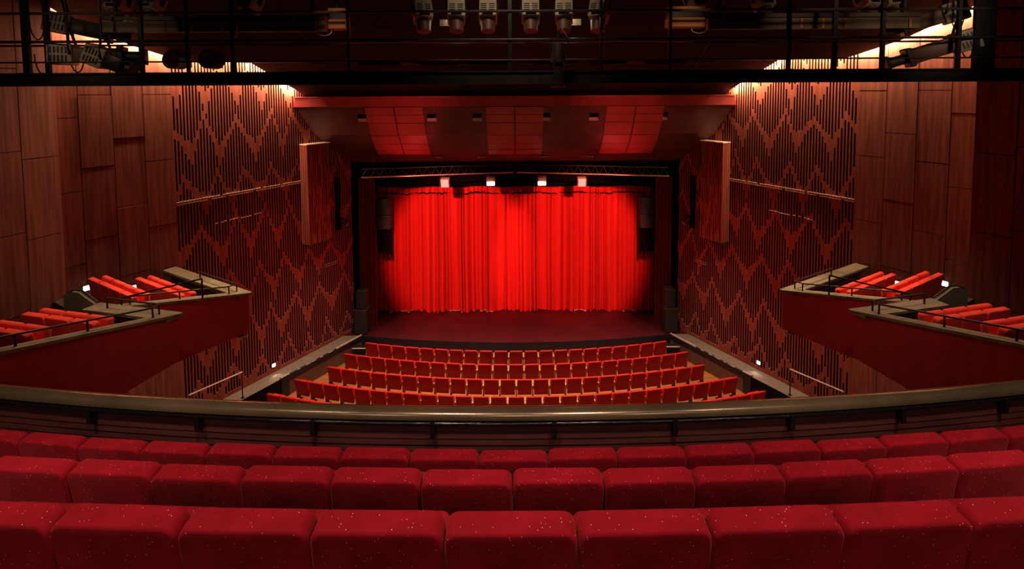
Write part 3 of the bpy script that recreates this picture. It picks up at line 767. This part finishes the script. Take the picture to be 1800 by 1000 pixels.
mvs = [(741,'first moving light from left among the six grey ones over centre'),(803,'second moving light from left among the six grey ones over centre'),(860,'third moving light from left among the six grey ones over centre'),
       (933,'third moving light from right among the six grey ones over centre'),(993,'second moving light from right among the six grey ones over centre'),(1058,'first moving light from right among the six grey ones over centre')]
for i, (px, lab) in enumerate(mvs):
    x = bx(px, 10.05); rz = (.35,.12,.0,.0,-.12,-.4)[i]
    if first: mv.location = (x,10.05,12.30); mv.rotation_euler = (0,0,rz); mv['label'] = lab; mv['group'] = 'grey moving lights over centre'; first = False
    else: dup(mv, (x,10.05,12.30), rz, lab, 'grey moving lights over centre')
for px, lab in ((212,'leftmost small grey light above the left trunking'),(275,'second grey light above the left trunking'),(450,'grey light above the right end of left trunking'),(1216,'grey light above the wide orange box'),(1337,'grey light above the left end of right trunking'),(1516,'grey light above the middle of right trunking'),(1570,'rightmost grey light above the right trunking')):
    x = bx(px, 10.6); dup(mv, (x, 10.75, 12.62), random.uniform(-.3,.3), lab, 'grey lights above the trunking')
MB().cyl((-11.7,10.75,12.75),(11.7,10.75,12.75), .03, n=8).build('rear_pipe', BLACK, g, 40)

# profile spotlights at both ends
def profile(px, py, d, ax, lab, L=1.25, col=SPOTB):
    q = Vector((bx(px,d), d, bz(py,d))); ax = Vector(ax).normalized()
    t = thing('profile_spotlight', lab, 'spotlight', q, 0, 'long profile spotlights')
    up = Vector((0,0,1)); sd = ax.cross(up).normalized(); u2 = sd.cross(ax)
    M = Matrix((( sd.x, ax.x, u2.x, 0),(sd.y, ax.y, u2.y, 0),(sd.z, ax.z, u2.z, 0),(0,0,0,1)))
    MB().rbox(-.17,.17,-.28,.12,-.2,.2,.03,2,M).build('lamp_house', GREY, t, 40)
    m = MB()
    for k in range(5):
        for s in (-.08,.08): m.box(s-.06,s+.06,-.286,-.28,-.14+.06*k,-.11+.06*k,0,M); m.box(-.177,-.17,-.22+.06*k,-.19+.06*k,s-.06,s+.06,0,M); m.box(.17,.177,-.22+.06*k,-.19+.06*k,s-.06,s+.06,0,M)
    m.build('vent_grille', BLACK, t)
    MB().rbox(-.13,.13,.1,L*.68,-.15,.15,.03,2,M).build('barrel', col, t, 40)
    m = MB(); m.rbox(-.17,.17,L*.66,L*.74,-.19,.19,.015,1,M); m.build('gate_collar', BLACK, t)
    MB().cyl(M @ Vector((0,L*.72,0)), M @ Vector((0,L,0)), .1, .11, 14).build('lens_tube', DGREY, t, 40)
    MB().rbox(-.15,.15,L-.02,L+.02,-.16,.16,.01,1,M).build('colour_frame', BLACK, t)
    m = MB(); top = Vector((0,0,.42))
    for s in (-.2,.2): m.bar(M @ Vector((s,.1,0)), (M @ Vector((s,.1,0)))*.4+top, .02,.05)
    m.bar(M @ Vector((-.2,.1,0))*.4+top, M @ Vector((.2,.1,0))*.4+top, .05,.02); m.cyl(top, (0,0,max(.5,12.4-q.z)), .02); m.build('yoke', BLACK, t)
    cab = [M @ Vector((.1,-.25,-.1))]; 
    for k in range(1,9): a_ = PI*k/8; cab.append(M @ Vector((.1,-.25,-.1)) + Vector((.14*math.cos(a_)-.14,0,-.34*math.sin(a_)+.1*k/8)))
    MB().tube(cab, .012, 6).build('cable', BLACK, t)
profile(1690,78,9.75,(-1,.35,-.36),'lower long profile spotlight pointing left at right bridge end')
profile(1668,28,10.1,(-1,.5,-.35),'upper profile spotlight pointing left at right bridge end', 1.1)
profile(118,92,9.75,(1,.35,-.02),'lower long profile spotlight pointing right at left bridge end')
profile(112,38,10.1,(1,.6,-.25),'upper profile spotlight pointing right at left bridge end', 1.1, BLACK)
profile(178,98,9.9,(1,.1,-.42),'short profile spotlight under the long one at left bridge end', .62, BLACK)

# single lamp hanging upright in front of the bridge
x = bx(983,9.2); t = thing('hanging_spotlight', 'dark upright spotlight hanging in front of the bridge near centre', 'spotlight', (x,9.2,11.38))
MB().cyl((0,0,-.12),(0,0,-.46), .12, .15, 16).build('lamp_house', DGREY, t, 40)
MB().cyl((0,0,-.46),(0,0,-.9), .1, .1, 16).build('barrel', DGREY, t, 40)
MB().cyl((0,0,-.9),(0,0,-.915), .13, .13, 16).build('rim', CPAN, t, 40)
m = MB()
for s in (-.16,.16): m.bar((s,0,-.02),(s,0,-.36),.02,.04)
m.bar((-.16,0,-.02),(.16,0,-.02),.04,.02); m.build('yoke', BLACK, t)
m = MB(); m.cyl((0,0,-.02),(0,0,.1),.03); m.bar((0,0,.02),(0,.3,-.01),.03,.03); m.build('clamp', BLACK, t, 40)
MB().tube([(.08,0,-.15),(.17,.0,-.1),(.16,.0,.0),(.08,.02,.12),(.06,.1,.2)], .01).build('cable', STEEL, t)
# work lights on the bridge
for px, lab in ((790,'small lit work light left of centre among grey moving lights'),(1006,'small lit work light right of centre among grey moving lights')):
    t = thing('work_light', lab, 'work light', (bx(px,10.3),10.35,bz(36,10.35)), 0, 'work lights on the bridge')
    MB().rbox(-.02,.02,-.02,.02,-.045,.045,.008).build('bulb', E_WHITE, t)
    MB().bar((0,0,.04),(0,.0,.75),.015,.015).build('stem', BLACK, t); MB().box(-.2,.2,.04,.06,-.1,.03).build('reflector', TRUNK, t)
# slack safety cables
for px0, py0, px1, py1, lab in ((492,0,570,118,'thin grey wire slanting down left of centre on the bridge'),(1297,0,1223,118,'thin grey wire slanting down right of centre on the bridge')):
    tag(MB().tube([(bx(px0,9.45),9.45,bz(py0,9.45)+.15),(bx(px1,9.45),9.45,bz(py1,9.45)-.05)], .008).build('safety_wire', GREY), lab, 'wire', 'slanting wires')
for i, (px, py, lab) in enumerate(((570,58,'looped pale cable under the left orange box'),(1230,57,'looped pale cable under the right orange box'),(404,62,'looped pale cable under the left trunking'))):
    pts = [Vector((bx(px,10.1)+.16*math.cos(a_),10.1,bz(py-5,10.1)+.09*math.sin(a_))) for a_ in [PI+PI*k/8 for k in range(9)]]
    pts[0].z += .2; pts[-1].z += .2
    tag(MB().tube(pts, .009).build('cable_loop', NOSE), lab, 'cable', 'cable loops')

for px, lab in ((307,'round dark drum lamp under ceiling edge, left of its twin'),(370,'round dark drum lamp under ceiling edge, right of its twin')):
    t = thing('drum_lamp', lab, 'drum lamp', (bx(px,13.9),13.9,bz(103,13.9)), 0, 'drum lamps under the ceiling edge')
    MB().cyl((0,-.2,0),(0,.25,0),.24,.24,24).build('drum', BLACKM, t, 40); MB().box(-.03,.03,-.03,.03,.1,.42).build('hanger', BLACK, t)
# ------------------------------------------------------------------ lights
def light(kind, name, loc, target=None, energy=100, color=(1,1,1), size=.3, size_y=None, angle=60, blend=.5):
    l = bpy.data.lights.new(name, kind); l.energy = energy; l.color = color
    if kind == 'AREA':
        l.size = size
        if size_y: l.shape = 'RECTANGLE'; l.size_y = size_y
    else: l.shadow_soft_size = size
    if kind == 'SPOT': l.spot_size = math.radians(angle); l.spot_blend = blend
    o = bpy.data.objects.new(name, l); C.objects.link(o); o.location = loc
    if target is not None: o.rotation_euler = (Vector(target)-Vector(loc)).to_track_quat('-Z','Y').to_euler()
    return o
WARM = (1,.6,.32); WARM2 = (1,.7,.42); RED = (1,.2,.14)
for sgn in (-1, 1):
    for (d0,z0),(d1,z1) in zip(PROF, PROF[1:]):
        a, b = W(d2s(d0)-.05, z0+.2, .14), W(d2s(d1)+.05, z1+.2, .14)
        if sgn > 0: a.x *= -1; b.x *= -1
        mid = (a+b)/2; L = (b-a).length; ax = (b-a).normalized()
        l = light('AREA', 'cove_light', mid, None, 105*L, WARM, L, .06)
        wn = WN.copy(); wn.x *= -sgn
        dn = (Vector((0,0,-1)) - wn*.25); dn = (dn - ax*dn.dot(ax)).normalized(); zz = -dn; yy = zz.cross(ax)
        l.matrix_world = Matrix(((ax.x,yy.x,zz.x,mid.x),(ax.y,yy.y,zz.y,mid.y),(ax.z,yy.z,zz.z,mid.z),(0,0,0,1)))
    # FOH red spots, each on its own half of the curtain
    light('SPOT', 'front_spot', (sgn*3.9,10.75,10.25), (sgn*2.45,21.7,3.5), 8800, RED, .1, angle=32, blend=.5)
    # canopy glow
    light('SPOT', 'canopy_spot', (sgn*4.0,18.6,6.2), (sgn*4.2,18.75,8.6), 90, (1,.06,.06), .15, angle=80, blend=1)
    # boxes and side seats
    light('SPOT', 'box_spot', (sgn*6.9,13.2,11.0), (sgn*7.9,11.7,5.3), 1900, WARM2, .12, angle=36, blend=.5)
    light('SPOT', 'box_spot', (sgn*6.9,9.3,10.45), (sgn*7.4,8.2,6.3), 380, WARM2, .12, angle=52, blend=.5)
    light('SPOT', 'underbox_light', (sgn*8.2,11.6,4.1), (sgn*10.5,13.2,1.5), 90, WARM2, .2, angle=120, blend=.8)
    light('SPOT', 'beam_spot', (sgn*3.6,10.75,10.3), (sgn*3.7,17.7,10.0), 420, (1,.1,.12), .1, angle=32, blend=1)
    light('SPOT', 'wall_red_fill', (sgn*1.5,14.0,8.5), (sgn*8.0,17.2,3.6), 420, (1,.05,.04), .3, angle=58, blend=1)  # added red spot, stands in for curtain bounce on the lower walls
    light('SPOT', 'parapet_fill', (sgn*3.5,3.5,12.2), (sgn*8.4,10.3,6.0), 420, (1,.78,.55), .2, angle=26, blend=.9)  # unseen spot added to brighten the stair parapet face
    q = W(d2s(16.857), .86, .12); q.x *= -sgn
    tgt = W(d2s(16.75), ZS, .5); tgt.x *= -sgn
    light('SPOT', 'step_light', q, tgt, 5, (1,.85,.6), .04, angle=110, blend=.6)
for x in (-4.5,-1.5,1.5,4.5):
    light('SPOT', 'stalls_spot', (x,17.0,10.7), (x*1.05,15.9,.3), 2600, (1,.76,.52), .15, angle=62, blend=.8)
for x in (-4.6,-1.5,1.5,4.6):
    light('SPOT', 'balcony_spot', (x,1.6,13.4), (x*1.02,3.0,8), 620, (1,.68,.55), .4, angle=62, blend=.9)
light('AREA', 'hall_fill', (0,12.0,12.0), (0,12,0), 60, (1,.07,.06), 8, 2)
for x in (-4,0,4):
    light('SPOT', 'rear_fill', (x,-3.0,12.2), (x,3.2,7.9), 230, (1,.66,.55), .5, angle=55, blend=.9)  # unseen spots added behind the camera to lift the seat backs
light('SPOT', 'outer_fill', (-6.5,7.0,13.2), (-11.8,10.6,9.5), 45, (1,.6,.42), .4, angle=60, blend=1)  # weak unseen spot added to lift the left outer wall
light('POINT', 'work_glow', (bx(795,10),10.15,bz(36,10)), None, 3, (1,.8,.5), .03)
light('POINT', 'work_glow', (bx(1012,10),10.15,bz(36,10)), None, 3, (1,.8,.5), .03)
light('SPOT', 'rig_fill', (-3.4,8.0,12.3), (bx(592,10),10.0,bz(38,10)), 45, (1,.65,.4), .1, angle=22, blend=.8)  # this and the next spots are added to brighten the bridge gear
light('SPOT', 'rig_fill', (3.3,8.0,12.3), (bx(1209,10),10.0,bz(38,10)), 45, (1,.65,.4), .1, angle=24, blend=.8)
light('SPOT', 'rig_fill', (6.0,7.8,12.3), (bx(1420,10.2),10.2,bz(42,10.2)), 40, (1,.65,.4), .1, angle=45, blend=.9)
light('SPOT', 'rig_fill', (0,7.6,13.2), (0,10.2,11.6), 120, (1,.7,.45), .3, angle=85, blend=.8)
light('SPOT', 'rig_fill', (-8.6,6.6,12.4), (-8.0,9.9,11.4), 60, (1,.65,.4), .3, angle=42, blend=.8)
light('SPOT', 'rig_fill', (8.6,6.6,12.4), (8.0,9.9,11.6), 130, (1,.65,.4), .3, angle=42, blend=.8)

w = bpy.data.worlds.new('world'); scene.world = w; w.use_nodes = True
w.node_tree.nodes['Background'].inputs[0].default_value = (.5,.16,.13,1); w.node_tree.nodes['Background'].inputs[1].default_value = .006
